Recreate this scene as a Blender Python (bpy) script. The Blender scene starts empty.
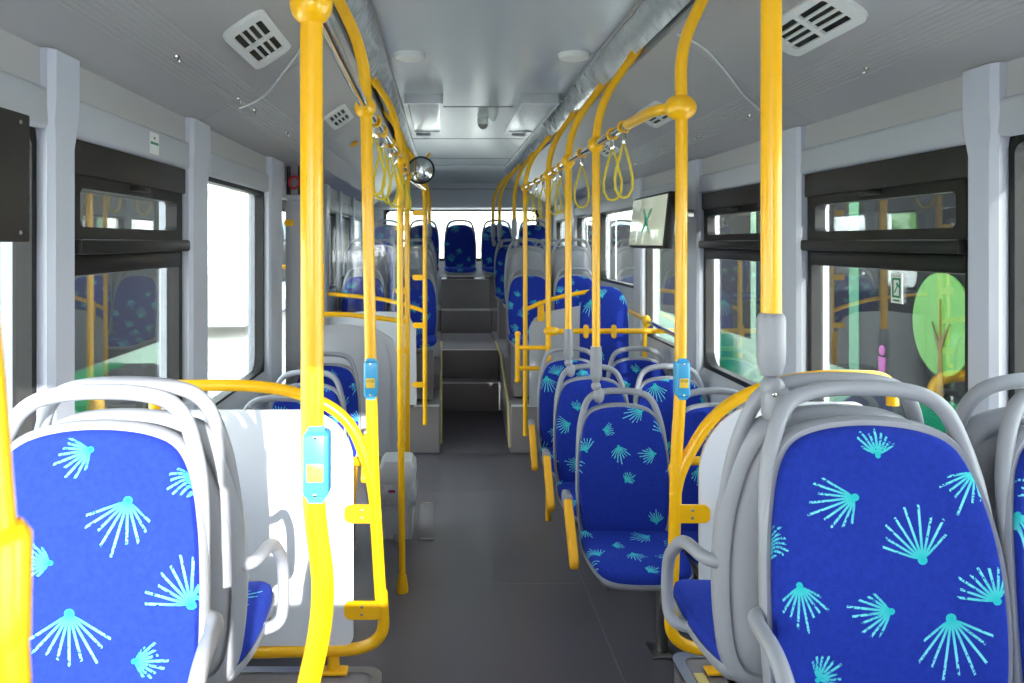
import bpy, bmesh, math, random
from mathutils import Vector, Matrix, Quaternion
random.seed(7)
PI = math.pi
S = bpy.context.scene
C = S.collection

# ------------------------------------------------------------ camera, world, sun, exposure
CAMZ = 1.75
cam_d = bpy.data.cameras.new('camera')
cam = bpy.data.objects.new('camera', cam_d); C.objects.link(cam)
cam_d.sensor_width = 36; cam_d.lens = 800/1024*36
cam_d.shift_x = 69/1024; cam_d.shift_y = -99.5/1024
cam_d.clip_start = 0.05
cam_d.dof.use_dof = True; cam_d.dof.focus_distance = 2.4; cam_d.dof.aperture_fstop = 11
cam.location = (0, 0, CAMZ); cam.rotation_euler = (PI/2, 0, 0)
S.camera = cam

W = bpy.data.worlds.new('sky'); S.world = W; W.use_nodes = True
wn = W.node_tree.nodes; wl = W.node_tree.links; wn.clear()
wo = wn.new('ShaderNodeOutputWorld'); wb = wn.new('ShaderNodeBackground')
tc = wn.new('ShaderNodeTexCoord'); sx = wn.new('ShaderNodeSeparateXYZ'); cr = wn.new('ShaderNodeValToRGB')
wl.new(tc.outputs['Generated'], sx.inputs[0]); wl.new(sx.outputs['Z'], cr.inputs[0])
cr.color_ramp.elements[0].position = 0.0; cr.color_ramp.elements[0].color = (1.25, 1.2, 1.14, 1)
cr.color_ramp.elements[1].position = 0.5; cr.color_ramp.elements[1].color = (0.84, 0.91, 1.0, 1)
wl.new(cr.outputs[0], wb.inputs[0]); wb.inputs[1].default_value = 2.7
wl.new(wb.outputs[0], wo.inputs[0])

sun_d = bpy.data.lights.new('sun', 'SUN'); sun = bpy.data.objects.new('sun', sun_d); C.objects.link(sun)
SUN_DIR = Vector((-0.16, 1.0, -0.24)).normalized()
sun.rotation_euler = SUN_DIR.to_track_quat('-Z', 'Y').to_euler()
sun.location = (4, -12, 9)
sun_d.energy = 4.2; sun_d.angle = 0.009; sun_d.color = (1.0, 0.95, 0.86)

S.view_settings.view_transform = 'Standard'; S.view_settings.look = 'None'
S.view_settings.gamma = 1; S.view_settings.use_curve_mapping = False
S.view_settings.exposure = 2.05
try:
    S.cycles.use_denoising = True; S.cycles.denoiser = 'OPENIMAGEDENOISE'
    S.cycles.max_bounces = 12; S.cycles.diffuse_bounces = 6; S.cycles.glossy_bounces = 5
    S.cycles.transmission_bounces = 8; S.cycles.transparent_max_bounces = 32
    S.cycles.sample_clamp_indirect = 8; S.cycles.caustics_reflective = False
    S.cycles.blur_glossy = 0.5
except Exception: pass

# ------------------------------------------------------------ materials
def lin(c):
    return tuple(((v/255)/12.92 if v/255 <= .04045 else (((v/255)+.055)/1.055)**2.4) for v in c)
def nm(nt, t, **k):
    n = nt.nodes.new(t)
    for a, v in k.items(): setattr(n, a, v)
    return n
def mat(name, rgb, rough=.5, metal=0, coat=0, noise=None, bump=None, spec=None, sheen=0, emit=None):
    m = bpy.data.materials.new(name); m.use_nodes = True
    nt = m.node_tree; p = nt.nodes['Principled BSDF']
    c = lin(rgb) + (1,)
    p.inputs['Base Color'].default_value = c
    p.inputs['Roughness'].default_value = rough; p.inputs['Metallic'].default_value = metal
    if coat: p.inputs['Coat Weight'].default_value = coat; p.inputs['Coat Roughness'].default_value = .08
    if spec is not None: p.inputs['Specular IOR Level'].default_value = spec
    if sheen: p.inputs['Sheen Weight'].default_value = sheen; p.inputs['Sheen Roughness'].default_value = .4
    if emit: p.inputs['Emission Color'].default_value = lin(rgb)+(1,); p.inputs['Emission Strength'].default_value = emit
    co = nm(nt, 'ShaderNodeTexCoord')
    if noise:
        sc, amt = noise
        t = nm(nt, 'ShaderNodeTexNoise'); t.inputs['Scale'].default_value = sc; t.inputs['Detail'].default_value = 4
        nt.links.new(co.outputs['Object'], t.inputs['Vector'])
        mp = nm(nt, 'ShaderNodeMapRange'); mp.inputs[1].default_value = .3; mp.inputs[2].default_value = .7
        mp.inputs[3].default_value = 1-amt; mp.inputs[4].default_value = 1+amt
        nt.links.new(t.outputs[0], mp.inputs[0])
        vm = nm(nt, 'ShaderNodeVectorMath', operation='SCALE'); vm.inputs[0].default_value = c[:3]
        nt.links.new(mp.outputs[0], vm.inputs['Scale']); nt.links.new(vm.outputs[0], p.inputs['Base Color'])
    if bump:
        sc, st, dist = bump
        t = nm(nt, 'ShaderNodeTexNoise'); t.inputs['Scale'].default_value = sc; t.inputs['Detail'].default_value = 3
        nt.links.new(co.outputs['Object'], t.inputs['Vector'])
        b = nm(nt, 'ShaderNodeBump'); b.inputs['Strength'].default_value = st; b.inputs['Distance'].default_value = dist
        nt.links.new(t.outputs[0], b.inputs['Height']); nt.links.new(b.outputs[0], p.inputs['Normal'])
    return m

def glass_mat(name, tint=(1, 1, 1), base=.05, power=3.0, gain=.75):
    m = bpy.data.materials.new(name); m.use_nodes = True; nt = m.node_tree; nt.nodes.clear()
    o = nm(nt, 'ShaderNodeOutputMaterial'); mx = nm(nt, 'ShaderNodeMixShader')
    tr = nm(nt, 'ShaderNodeBsdfTransparent'); tr.inputs[0].default_value = tint + (1,)
    gl = nm(nt, 'ShaderNodeBsdfGlossy'); gl.inputs['Roughness'].default_value = .0
    lw = nm(nt, 'ShaderNodeLayerWeight'); lw.inputs[0].default_value = .5
    pw = nm(nt, 'ShaderNodeMath', operation='POWER'); pw.inputs[1].default_value = power
    ma = nm(nt, 'ShaderNodeMath', operation='MULTIPLY_ADD'); ma.inputs[1].default_value = gain; ma.inputs[2].default_value = base
    L = nt.links.new
    L(lw.outputs['Facing'], pw.inputs[0]); L(pw.outputs[0], ma.inputs[0]); L(ma.outputs[0], mx.inputs[0])
    L(tr.outputs[0], mx.inputs[1]); L(gl.outputs[0], mx.inputs[2]); L(mx.outputs[0], o.inputs[0])
    return m

def yb(x, z):   # front surface of a seat back in seat space
    t = (z-.45)/.5
    return .055*t - .018*math.sin(max(0, min(1, t))*PI*.9) - .022*(abs(x)/.2)**3

TILE = (.50, .62)
B_RIGHT = [(878,456,92,34),(854,498,203,50),(923,561,103,58),(979,470,245,46),(760,537,-5,31),(1001,602,112,45),
         (797,586,279,43),(891,612,188,42),(952,619,275,60),(815,681,48,30)]
B_LEFT = [(88,451,205,41),(126,503,258,57),(195,470,225,34),(48,566,175,32),(189,607,118,58),(67,617,272,60),(132,665,-2,31)]
def fabric_mat(B=B_RIGHT, xc=.775, zc=.40):
    m = bpy.data.materials.new('seat_moquette'); m.use_nodes = True; nt = m.node_tree
    p = nt.nodes['Principled BSDF']; L = nt.links.new
    def math_(op, a, b=None, c=None):
        n = nm(nt, 'ShaderNodeMath', operation=op)
        for i, v in enumerate((a, b, c)):
            if v is None: continue
            if isinstance(v, (int, float)): n.inputs[i].default_value = v
            else: L(v, n.inputs[i])
        return n.outputs[0]
    def vmath(op, a, b=None, c=None):
        n = nm(nt, 'ShaderNodeVectorMath', operation=op)
        for i, v in enumerate((a, b, c)):
            if v is None: continue
            if isinstance(v, tuple): n.inputs[i].default_value = v
            else: L(v, n.inputs[i])
        return n.outputs
    def vmix(f, a, b):
        n = nm(nt, 'ShaderNodeMix', data_type='VECTOR'); L(f, n.inputs[0])
        for i, v in ((4, a), (5, b)):
            if isinstance(v, tuple): n.inputs[i].default_value = v
            else: L(v, n.inputs[i])
        return n.outputs[1]
    co = nm(nt, 'ShaderNodeTexCoord'); sp = nm(nt, 'ShaderNodeSeparateXYZ'); L(co.outputs['Object'], sp.inputs[0])
    at = nm(nt, 'ShaderNodeAttribute', attribute_type='OBJECT', attribute_name='fabric_shift')
    u = math_('ADD', sp.outputs['X'], at.outputs['Fac'])
    v = math_('ADD', math_('ADD', sp.outputs['Z'], sp.outputs['Y']), math_('MULTIPLY', at.outputs['Fac'], 1.37))
    cb = nm(nt, 'ShaderNodeCombineXYZ'); L(u, cb.inputs[0]); L(v, cb.inputs[1])
    P = cb.outputs[0]
    mind = None
    for i, (px, py, ang, ln) in enumerate(B):
        dd = 1.44
        for _ in range(4):
            X = (px-443)/800*dd-xc; Z = CAMZ+(242-py)/800*dd-zc; dd = 1.41+yb(X, Z)-.022
        c = (X, Z+yb(X, Z)-.022, 0)
        d = vmath('WRAP', vmath('SUBTRACT', P, c)[0], (TILE[0]/2, TILE[1]/2, 1), (-TILE[0]/2, -TILE[1]/2, -1))[0]
        ds = vmath('LENGTH', vmath('SUBTRACT', d, (math.cos(math.radians(ang))*.03, math.sin(math.radians(ang))*.03, 0))[0])[1]
        par = (math.radians(ang), ln*1.41/800*1.12, i*7.3)
        if mind is None: mind, D, Q = ds, d, None; Q0 = par
        else:
            f = math_('LESS_THAN', ds, mind)
            D = vmix(f, D, d); Q = vmix(f, Q if Q is not None else Q0, par); mind = math_('MINIMUM', ds, mind)
    s2 = nm(nt, 'ShaderNodeSeparateXYZ'); L(D, s2.inputs[0]); q = nm(nt, 'ShaderNodeSeparateXYZ'); L(Q, q.inputs[0])
    r = vmath('LENGTH', D)[1]
    th = math_('WRAP', math_('SUBTRACT', math_('ARCTAN2', s2.outputs[1], s2.outputs[0]), q.outputs[0]), PI, -PI)
    step = .245
    k = math_('ADD', math_('DIVIDE', th, step), .5)
    idx = math_('FLOOR', k)
    wnz = nm(nt, 'ShaderNodeTexWhiteNoise', noise_dimensions='1D'); L(math_('ADD', idx, q.outputs[2]), wnz.inputs['W'])
    off = math_('ABSOLUTE', math_('MULTIPLY', math_('MULTIPLY', math_('SUBTRACT', math_('FRACT', k), .5), step), r))
    line = math_('LESS_THAN', off, .0022)
    ray_len = math_('MULTIPLY', q.outputs[1], math_('MULTIPLY_ADD', wnz.outputs[0], .32, .68))
    # side rays shorter than the middle ones
    ray_len = math_('MULTIPLY', ray_len, math_('SUBTRACT', 1.05, math_('MULTIPLY', math_('ABSOLUTE', th), .30)))
    inl = math_('LESS_THAN', r, ray_len); fan = math_('LESS_THAN', math_('ABSOLUTE', idx), 4.5)
    # broken thread look
    wv = nm(nt, 'ShaderNodeTexNoise'); wv.inputs['Scale'].default_value = 260; L(co.outputs['Object'], wv.inputs['Vector'])
    dash = math_('GREATER_THAN', math_('ADD', wv.outputs[0], math_('MULTIPLY', math_('SUBTRACT', ray_len, r), 3.0)), .46)
    hub = math_('MULTIPLY', math_('LESS_THAN', r, math_('MULTIPLY', q.outputs[1], .075)), 1.0)
    mask = math_('MAXIMUM', math_('MULTIPLY', math_('MULTIPLY', line, inl), math_('MULTIPLY', fan, dash)), hub)
    teal = nm(nt, 'ShaderNodeMix', data_type='RGBA'); L(math_('MULTIPLY', r, 14), teal.inputs[0])
    teal.inputs[6].default_value = lin((28, 176, 178))+(1,); teal.inputs[7].default_value = lin((120, 214, 226))+(1,)
    nz = nm(nt, 'ShaderNodeTexNoise'); nz.inputs['Scale'].default_value = 90; nz.inputs['Detail'].default_value = 5; L(co.outputs['Object'], nz.inputs['Vector'])
    blue = nm(nt, 'ShaderNodeMix', data_type='RGBA'); L(nz.outputs[0], blue.inputs[0])
    blue.inputs[6].default_value = lin((24, 40, 128))+(1,); blue.inputs[7].default_value = lin((34, 58, 162))+(1,)
    fin = nm(nt, 'ShaderNodeMix', data_type='RGBA'); L(mask, fin.inputs[0]); L(blue.outputs[2], fin.inputs[6]); L(teal.outputs[2], fin.inputs[7])
    L(fin.outputs[2], p.inputs['Base Color'])
    p.inputs['Roughness'].default_value = .95; p.inputs['Specular IOR Level'].default_value = .15
    p.inputs['Sheen Weight'].default_value = .15; p.inputs['Sheen Tint'].default_value = lin((80, 110, 230))+(1,)
    nb = nm(nt, 'ShaderNodeTexNoise'); nb.inputs['Scale'].default_value = 500; L(co.outputs['Object'], nb.inputs['Vector'])
    b = nm(nt, 'ShaderNodeBump'); b.inputs['Strength'].default_value = .25; b.inputs['Distance'].default_value = .002
    L(nb.outputs[0], b.inputs['Height']); L(b.outputs[0], p.inputs['Normal'])
    return m

def floor_mat():
    m = mat('floor_vinyl', (98, 93, 99), .36, noise=(420, .12)); nt = m.node_tree; p = nt.nodes['Principled BSDF']; L = nt.links.new
    co = nm(nt, 'ShaderNodeTexCoord'); t = nm(nt, 'ShaderNodeTexNoise'); t.inputs['Scale'].default_value = 1.6; t.inputs['Detail'].default_value = 1
    mp = nm(nt, 'ShaderNodeMapping'); mp.inputs['Scale'].default_value = (1, .5, 1)
    L(co.outputs['Object'], mp.inputs[0]); L(mp.outputs[0], t.inputs[0])
    r = nm(nt, 'ShaderNodeMapRange'); r.inputs[3].default_value = .26; r.inputs[4].default_value = .36
    L(t.outputs[0], r.inputs[0]); L(r.outputs[0], p.inputs['Roughness'])
    return m

M = {}
M['grey'] = mat('grey_plastic', (148, 150, 158), .42, bump=(600, .08, .001))
M['shell'] = mat('seat_shell_plastic', (146, 148, 156), .40, bump=(700, .1, .001))
M['wall'] = mat('wall_plastic', (176, 179, 188), .45, bump=(300, .05, .001))
M['pillar'] = mat('pillar_plastic', (190, 194, 208), .40)
M['duct'] = mat('duct_laminate', (172, 171, 174), .38, bump=(220, .05, .001))
M['ceil'] = mat('ceiling_panel', (190, 195, 202), .24, spec=.8, bump=(3, .10, .01))
M['cove'] = mat('cove_diffuser', (172, 174, 178), .08, coat=.7, bump=(7, .9, .03))
M['dark'] = mat('dark_slot', (62, 56, 50), .6)
M['black'] = mat('black_rubber', (16, 15, 16), .45, spec=.4)
M['frame'] = mat('black_window_frame', (20, 19, 20), .45, spec=.3)
M['board'] = mat('dark_board', (44, 41, 40), .5, spec=.3)
M['yellow'] = mat('yellow_powder_coat', (252, 188, 8), .30, coat=.3)
M['ypad'] = mat('yellow_armrest_foam', (246, 176, 24), .55)
M['chrome'] = mat('chrome', (215, 214, 205), .09, metal=1)
M['alu'] = mat('aluminium_trim', (196, 196, 196), .32, metal=1)
M['steel'] = mat('steel', (150, 148, 146), .35, metal=1)
M['nosing'] = mat('nosing_strip', (205, 203, 200), .4)
M['cream'] = mat('nosing_yellow', (206, 188, 120), .55)
M['riser'] = mat('riser_vinyl', (128, 121, 123), .5, noise=(300, .25))
M['floor'] = floor_mat()
M['fabric'] = fabric_mat(zc=.388); M['fabric_left'] = fabric_mat(B_LEFT, -.635, .378)
M['panel'] = mat('white_laminate', (222, 224, 230), .35)
M['pgrey'] = mat('partition_grey', (172, 174, 182), .45)
M['blue'] = mat('blue_button_housing', (64, 164, 214), .35, coat=.3)
M['btn'] = mat('button_yellow', (238, 196, 70), .4)
M['ink'] = mat('dark_ink', (70, 60, 20), .6)
M['loop'] = mat('strap_webbing', (208, 184, 44), .45)
M['white'] = mat('white_plastic', (226, 228, 228), .4)
M['bin'] = mat('bin_plastic', (206, 208, 210), .4)
M['bag'] = mat('clear_bin_liner', (205, 208, 212), .2, bump=(60, .8, .01))
M['red'] = mat('red_plastic', (190, 30, 34), .4)
M['magenta'] = mat('bin_sticker_ink', (150, 40, 110), .5)
M['green'] = mat('sign_green', (20, 130, 84), .5)
M['lens'] = mat('prismatic_lens', (196, 202, 214), .12, coat=.5, bump=(180, .4, .004))
M['glass'] = glass_mat('window_glass', (.78, .82, .81), .05, 2.8, .75)
M['clear'] = glass_mat('screen_glass', (.93, .95, .97), .05, 3.0, .7)
M['mirror'] = mat('mirror_glass', (225, 230, 228), .02, metal=1)
M['screen'] = mat('monitor_screen', (178, 186, 166), .12, coat=.6, emit=.16)
M['teal'] = mat('screen_teal_logo', (40, 178, 150), .4)
M['bus_green'] = mat('bus_body_green', (14, 116, 70), .3, coat=.4)
M['bus_mint'] = mat('bus_body_mint', (120, 222, 180), .35)
M['bus_lime'] = mat('bus_lime_film', (82, 138, 56), .45)
M['bus_brown'] = mat('bus_trunk_film', (82, 70, 40), .5)
M['bus_purple'] = mat('bus_purple_film', (160, 60, 140), .5)
M['bus_glazing'] = mat('bus_tinted_glazing', (14, 15, 16), .5, spec=.05)
M['bus_white'] = mat('bus_white_paint', (235, 238, 238), .35)
M['tyre'] = mat('tyre', (30, 30, 32), .8)
M['paving'] = mat('outdoor_paving', (226, 222, 214), .9, noise=(2.0, .08))
M['leaf'] = mat('tree_leaves', (88, 140, 64), .8, noise=(4, .35))
M['bark'] = mat('tree_bark', (90, 74, 60), .9)
M['render'] = mat('pale_render', (222, 214, 202), .9, noise=(.7, .06))
M['bldglass'] = mat('building_glass', (120, 140, 160), .15)

# ------------------------------------------------------------ mesh helpers
class MB:
    def __init__(s): s.bm = bmesh.new()
    def box(s, x0, x1, y0, y1, z0, z1, bev=0, seg=2, mtx=None):
        g = bmesh.ops.create_cube(s.bm, size=1)['verts']
        bmesh.ops.scale(s.bm, vec=(abs(x1-x0), abs(y1-y0), abs(z1-z0)), verts=g)
        bmesh.ops.translate(s.bm, vec=((x0+x1)/2, (y0+y1)/2, (z0+z1)/2), verts=g)
        if bev:
            e = list({e for v in g for e in v.link_edges})
            r = bmesh.ops.bevel(s.bm, geom=e, offset=bev, segments=seg, affect='EDGES', profile=.5)
            g = list({v for f in r['faces'] for v in f.verts} | {v for v in g if v.is_valid})
        if mtx: bmesh.ops.transform(s.bm, matrix=mtx, verts=g)
        return s
    def tube(s, pts, r, seg=14, closed=False, flat=1.0, up=None):
        pts = [Vector(p) for p in pts]; n = len(pts)
        rs = r if isinstance(r, (list, tuple)) else [r]*n
        T = []
        for i in range(n):
            a = pts[(i-1) % n] if (closed or i > 0) else pts[0]; b = pts[(i+1) % n] if (closed or i < n-1) else pts[-1]
            T.append((b-a).normalized())
        u = Vector(up) if up else (Vector((0, 0, 1)) if abs(T[0].z) < .9 else Vector((1, 0, 0)))
        u = (u - T[0]*u.dot(T[0])).normalized(); rings = []
        for i in range(n):
            if i: 
                u = T[i-1].rotation_difference(T[i]) @ u
            u = (u - T[i]*u.dot(T[i])).normalized(); w = T[i].cross(u)
            rings.append([s.bm.verts.new(pts[i] + (u*math.cos(2*PI*k/seg) + w*math.sin(2*PI*k/seg)*flat)*rs[i]) for k in range(seg)])
        m = n if closed else n-1
        for i in range(m):
            A, B = rings[i], rings[(i+1) % n]
            for k in range(seg): s.bm.faces.new((A[k], A[(k+1) % seg], B[(k+1) % seg], B[k]))
        if not closed: s.bm.faces.new(rings[0][::-1]); s.bm.faces.new(rings[-1])
        return s
    def ball(s, c, r, sc=(1, 1, 1), seg=20):
        g = bmesh.ops.create_uvsphere(s.bm, u_segments=seg, v_segments=seg//2+2, radius=r)['verts']
        bmesh.ops.scale(s.bm, vec=sc, verts=g); bmesh.ops.translate(s.bm, vec=c, verts=g); return s
    def lathe(s, prof, c, seg=24, axis='Z'):
        rings = []
        for (r, h) in prof:
            ring = []
            for k in range(seg):
                a = 2*PI*k/seg
                x, y = r*math.cos(a), r*math.sin(a)
                p = {'Z': (x, y, h), 'Y': (x, h, y), 'X': (h, x, y)}[axis]
                ring.append(s.bm.verts.new(Vector(p)+Vector(c)))
            rings.append(ring)
        for A, B in zip(rings, rings[1:]):
            for k in range(seg): s.bm.faces.new((A[k], A[(k+1) % seg], B[(k+1) % seg], B[k]))
        s.bm.faces.new(rings[0][::-1]); s.bm.faces.new(rings[-1]); return s
    def prism(s, poly, axis, a, b):
        def P(u, v, t): return {'X': (t, u, v), 'Y': (u, t, v), 'Z': (u, v, t)}[axis]
        A = [s.bm.verts.new(P(u, v, a)) for u, v in poly]; B = [s.bm.verts.new(P(u, v, b)) for u, v in poly]
        n = len(poly)
        for k in range(n): s.bm.faces.new((A[k], A[(k+1) % n], B[(k+1) % n], B[k]))
        s.bm.faces.new(A[::-1]); s.bm.faces.new(B); return s
    def rings(s, R, cap=True):
        V = [[s.bm.verts.new(p) for p in r] for r in R]; n = len(V[0])
        for A, B in zip(V, V[1:]):
            for k in range(n): s.bm.faces.new((A[k], A[(k+1) % n], B[(k+1) % n], B[k]))
        if cap: s.bm.faces.new(V[0][::-1]); s.bm.faces.new(V[-1])
        return s
    def plate(s, outer, hole, axis, a, b):      # ring between two polygons of equal count
        def P(u, v, t): return {'X': (t, u, v), 'Y': (u, t, v), 'Z': (u, v, t)}[axis]
        n = len(outer)
        O0, O1, H0, H1 = ([s.bm.verts.new(P(u, v, t)) for u, v in q] for q, t in ((outer, a), (outer, b), (hole, a), (hole, b)))
        for k in range(n):
            j = (k+1) % n
            for q in ((O0[k], O0[j], O1[j], O1[k]), (H0[j], H0[k], H1[k], H1[j]), (O0[j], O0[k], H0[k], H0[j]), (O1[k], O1[j], H1[j], H1[k])):
                s.bm.faces.new(q)
        return s
    def build(s, name, m, parent=None, angle=40, smooth=True, kind=None):
        bmesh.ops.recalc_face_normals(s.bm, faces=s.bm.faces)
        me = bpy.data.meshes.new(name); s.bm.to_mesh(me); s.bm.free()
        if isinstance(m, str): m = M[m]
        me.materials.append(m)
        if smooth:
            me.shade_smooth(); me.set_sharp_from_angle(angle=math.radians(angle))
        o = bpy.data.objects.new(name, me); C.objects.link(o)
        if parent:
            o.parent = parent
            if parent.type == 'EMPTY' or parent.type == 'MESH': o.matrix_parent_inverse = Matrix.Identity(4)
        if kind: o['kind'] = kind
        return o

def tag(o, label, cat, group=None):
    o['label'] = label; o['category'] = cat
    if group: o['group'] = group
    return o
def empty(name, loc=(0, 0, 0), rz=0):
    o = bpy.data.objects.new(name, None); C.objects.link(o); o.location = loc; o.rotation_euler = (0, 0, rz); o.empty_display_size = .1; return o
def thing(name, label, cat, group=None, loc=(0, 0, 0), rz=0):
    return tag(empty(name, loc, rz), label, cat, group)
def kids(o): return [c for c in bpy.data.objects if c.parent == o]
def copy_tree(o, parent=None):
    c = o.copy(); C.objects.link(c)
    if parent: c.parent = parent
    for k in kids(o): copy_tree(k, c)
    return c
def fillet(pts, r, n=8):
    pts = [Vector(p) for p in pts]; out = [pts[0]]
    for i in range(1, len(pts)-1):
        a, b, c = pts[i-1], pts[i], pts[i+1]
        ri = r[i-1] if isinstance(r, (list, tuple)) else r
        d1 = min(ri, (a-b).length*.49); d2 = min(ri, (c-b).length*.49)
        p, q = b+(a-b).normalized()*d1, b+(c-b).normalized()*d2
        for k in range(n+1):
            t = k/n; out.append(p*(1-t)**2 + b*2*t*(1-t) + q*t*t)
    out.append(pts[-1]); return out
def rrect(u0, u1, v0, v1, r, n=6):
    rs = r if isinstance(r, (list, tuple)) else (r,)*4     # corners: u1v1, u0v1, u0v0, u1v0
    out = []
    for (cu, cv, a0, q) in ((u1, v1, 0, rs[0]), (u0, v1, 90, rs[1]), (u0, v0, 180, rs[2]), (u1, v0, 270, rs[3])):
        su = -1 if cu == u1 else 1; sv = -1 if cv == v1 else 1
        for k in range(n+1):
            a = math.radians(a0+90*k/n); out.append((cu+su*q+q*math.cos(a), cv+sv*q+q*math.sin(a)))
    return out
def smooth_poly(poly, it=2):
    for _ in range(it):
        o = []
        for i in range(len(poly)):
            a, b = poly[i], poly[(i+1) % len(poly)]
            o += [(a[0]*.75+b[0]*.25, a[1]*.75+b[1]*.25), (a[0]*.25+b[0]*.75, a[1]*.25+b[1]*.75)]
        poly = o
    return poly
def text_mesh(txt, size, mtx, name, m, parent, ext=.0004):
    cu = bpy.data.curves.new(name, 'FONT'); cu.body = txt; cu.size = size; cu.extrude = ext; cu.align_x = 'CENTER'; cu.align_y = 'CENTER'
    t = bpy.data.objects.new('tmp_text', cu); C.objects.link(t)
    dg = bpy.context.evaluated_depsgraph_get(); me = bpy.data.meshes.new_from_object(t.evaluated_get(dg))
    bpy.data.objects.remove(t); me.transform(mtx); me.materials.clear(); me.materials.append(M[m])
    o = bpy.data.objects.new(name, me); C.objects.link(o); o.parent = parent; return o

# ------------------------------------------------------------ the vehicle body
CX = .24; Y0, Y1 = -1.25, 10.45
def X(side, hw): return CX + side*hw            # side -1 left, +1 right
XG = 1.21; XP = 1.16
def struct(o): o['kind'] = 'structure'; return o

ground = struct(MB().box(-60, 60, -40, 90, -.40, -.35).build('floor_outside', 'paving'))
ground.name = 'ground'

flo = MB().box(X(-1, 1.26), X(1, 1.26), Y0, 6.62, -.08, 0)
flo.prism([(6.62, -.08), (6.62, 0), (7.62, .15), (7.62, -.08)], 'X', X(-1, 1.26), X(1, 1.26))
FL = struct(flo.build('floor', 'floor', smooth=False))
# welded seams of the vinyl
b = MB()
for y in (1.9, 4.1, 5.6): b.box(-.20, .78, y-.002, y+.002, 0, .0008)
b.box(.72, .724, 2.5, 6.6, 0, .0008); b.build('vinyl_seam', M['riser'], FL, smooth=False)
# rear steps between the raised seat platforms
SX0, SX1 = -.02, .555
def step(y0, y1, z0, z1, x1=SX1):
    MB().box(SX0, x1, y0, y1, z0-.05, z1, .006).build('step', 'riser', FL)
    MB().box(SX0+.005, x1-.005, y0-.006, y0+.03, z1-.006, z1+.004, .002).build('nosing', 'nosing', FL)
step(7.60, 7.92, .15, .41, .53); step(7.90, 9.38, .41, .684); step(9.37, 9.65, .684, .95, .56); step(9.64, 10.4, .95, 1.30, .56)
MB().box(SX0-.01, .57, 9.60, 9.68, 1.33, 1.352, .004).build('nosing', 'nosing', FL)
# scuffed patch left by sun-bleach is left to light; platforms
def platform(side, x0, x1, y0, y1, z, name='platform'):
    return MB().box(x0, x1, y0, y1, 0, z, .02, 3).build(name, 'riser', FL)
LX, RX = X(-1, 1.24), X(1, 1.24)
platform(-1, LX, -.02, 6.6, 7.35, .40); platform(-1, LX, -.02, 7.33, 9.5, .70); platform(-1, LX, -.02, 9.4, 10.4, .95)
platform(1, .555, RX, 6.6, 7.35, .40); platform(1, .56, RX, 7.33, 9.5, .70); platform(1, .56, RX, 9.4, 10.4, .95)
for x0, x1 in ((-.24, -.03), (.565, .8)):
    MB().box(x0, x1, 6.592, 6.63, .392, .404, .002).build('nosing', 'nosing', FL)
# slanting yellow edge strips along the platform sides
for x, y0 in ((-.018, 6.75), (.553, 6.62)):
    MB().tube([(x, y0, .05), (x, y0+.15, .38), (x, 7.6, .66), (x, 8.4, .70)], .012, 8).build('edge_strip', 'cream', FL)
# wheel arch boxes with the back-to-back seats
def arch(side, xi, y0, y1, z=.40):
    xo = X(side, 1.24); x0, x1 = min(xi, xo), max(xi, xo)
    MB().prism(rrect(x0, x1, y0, y1, .05), 'Z', 0, z).build('wheel_arch_box', 'riser', FL)
    r = rrect(x0+.0, x1, y0, y1, .05); q = rrect(x0+.03, x1-.03, y0+.03, y1-.03, .035)
    MB().plate(rrect(x0-.004, x1, y0-.004, y1+.004, .05), q, 'Z', z-.012, z+.006).build('edge_trim', 'alu', FL)
    xs = xi - side*.0
    a, c = (xs+.036, xs+.07) if side > 0 else (xs-.07, xs-.036)
    MB().box(a, c, y0+.1, y1-.12, z, z+.004, .001).build('edge_strip', 'cream', FL)
    # domed wheel housing on top
    xa, xb = (xi+.20, xo) if side > 0 else (xo, xi-.16)
    n = 16; R = []
    for k in range(n+1):
        t = PI*k/n
        yy = 1.88-.42*math.cos(t); zz = z+.11*math.sin(t)**.6
        R.append((yy, zz))
    MB().prism([(1.46, z-.01)]+R+[(2.30, z-.01)], 'X', xa, xb).build('wheel_housing', 'riser', FL)
arch(-1, -.19, .9, 2.53); arch(1, .745, .9, 2.62)

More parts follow.
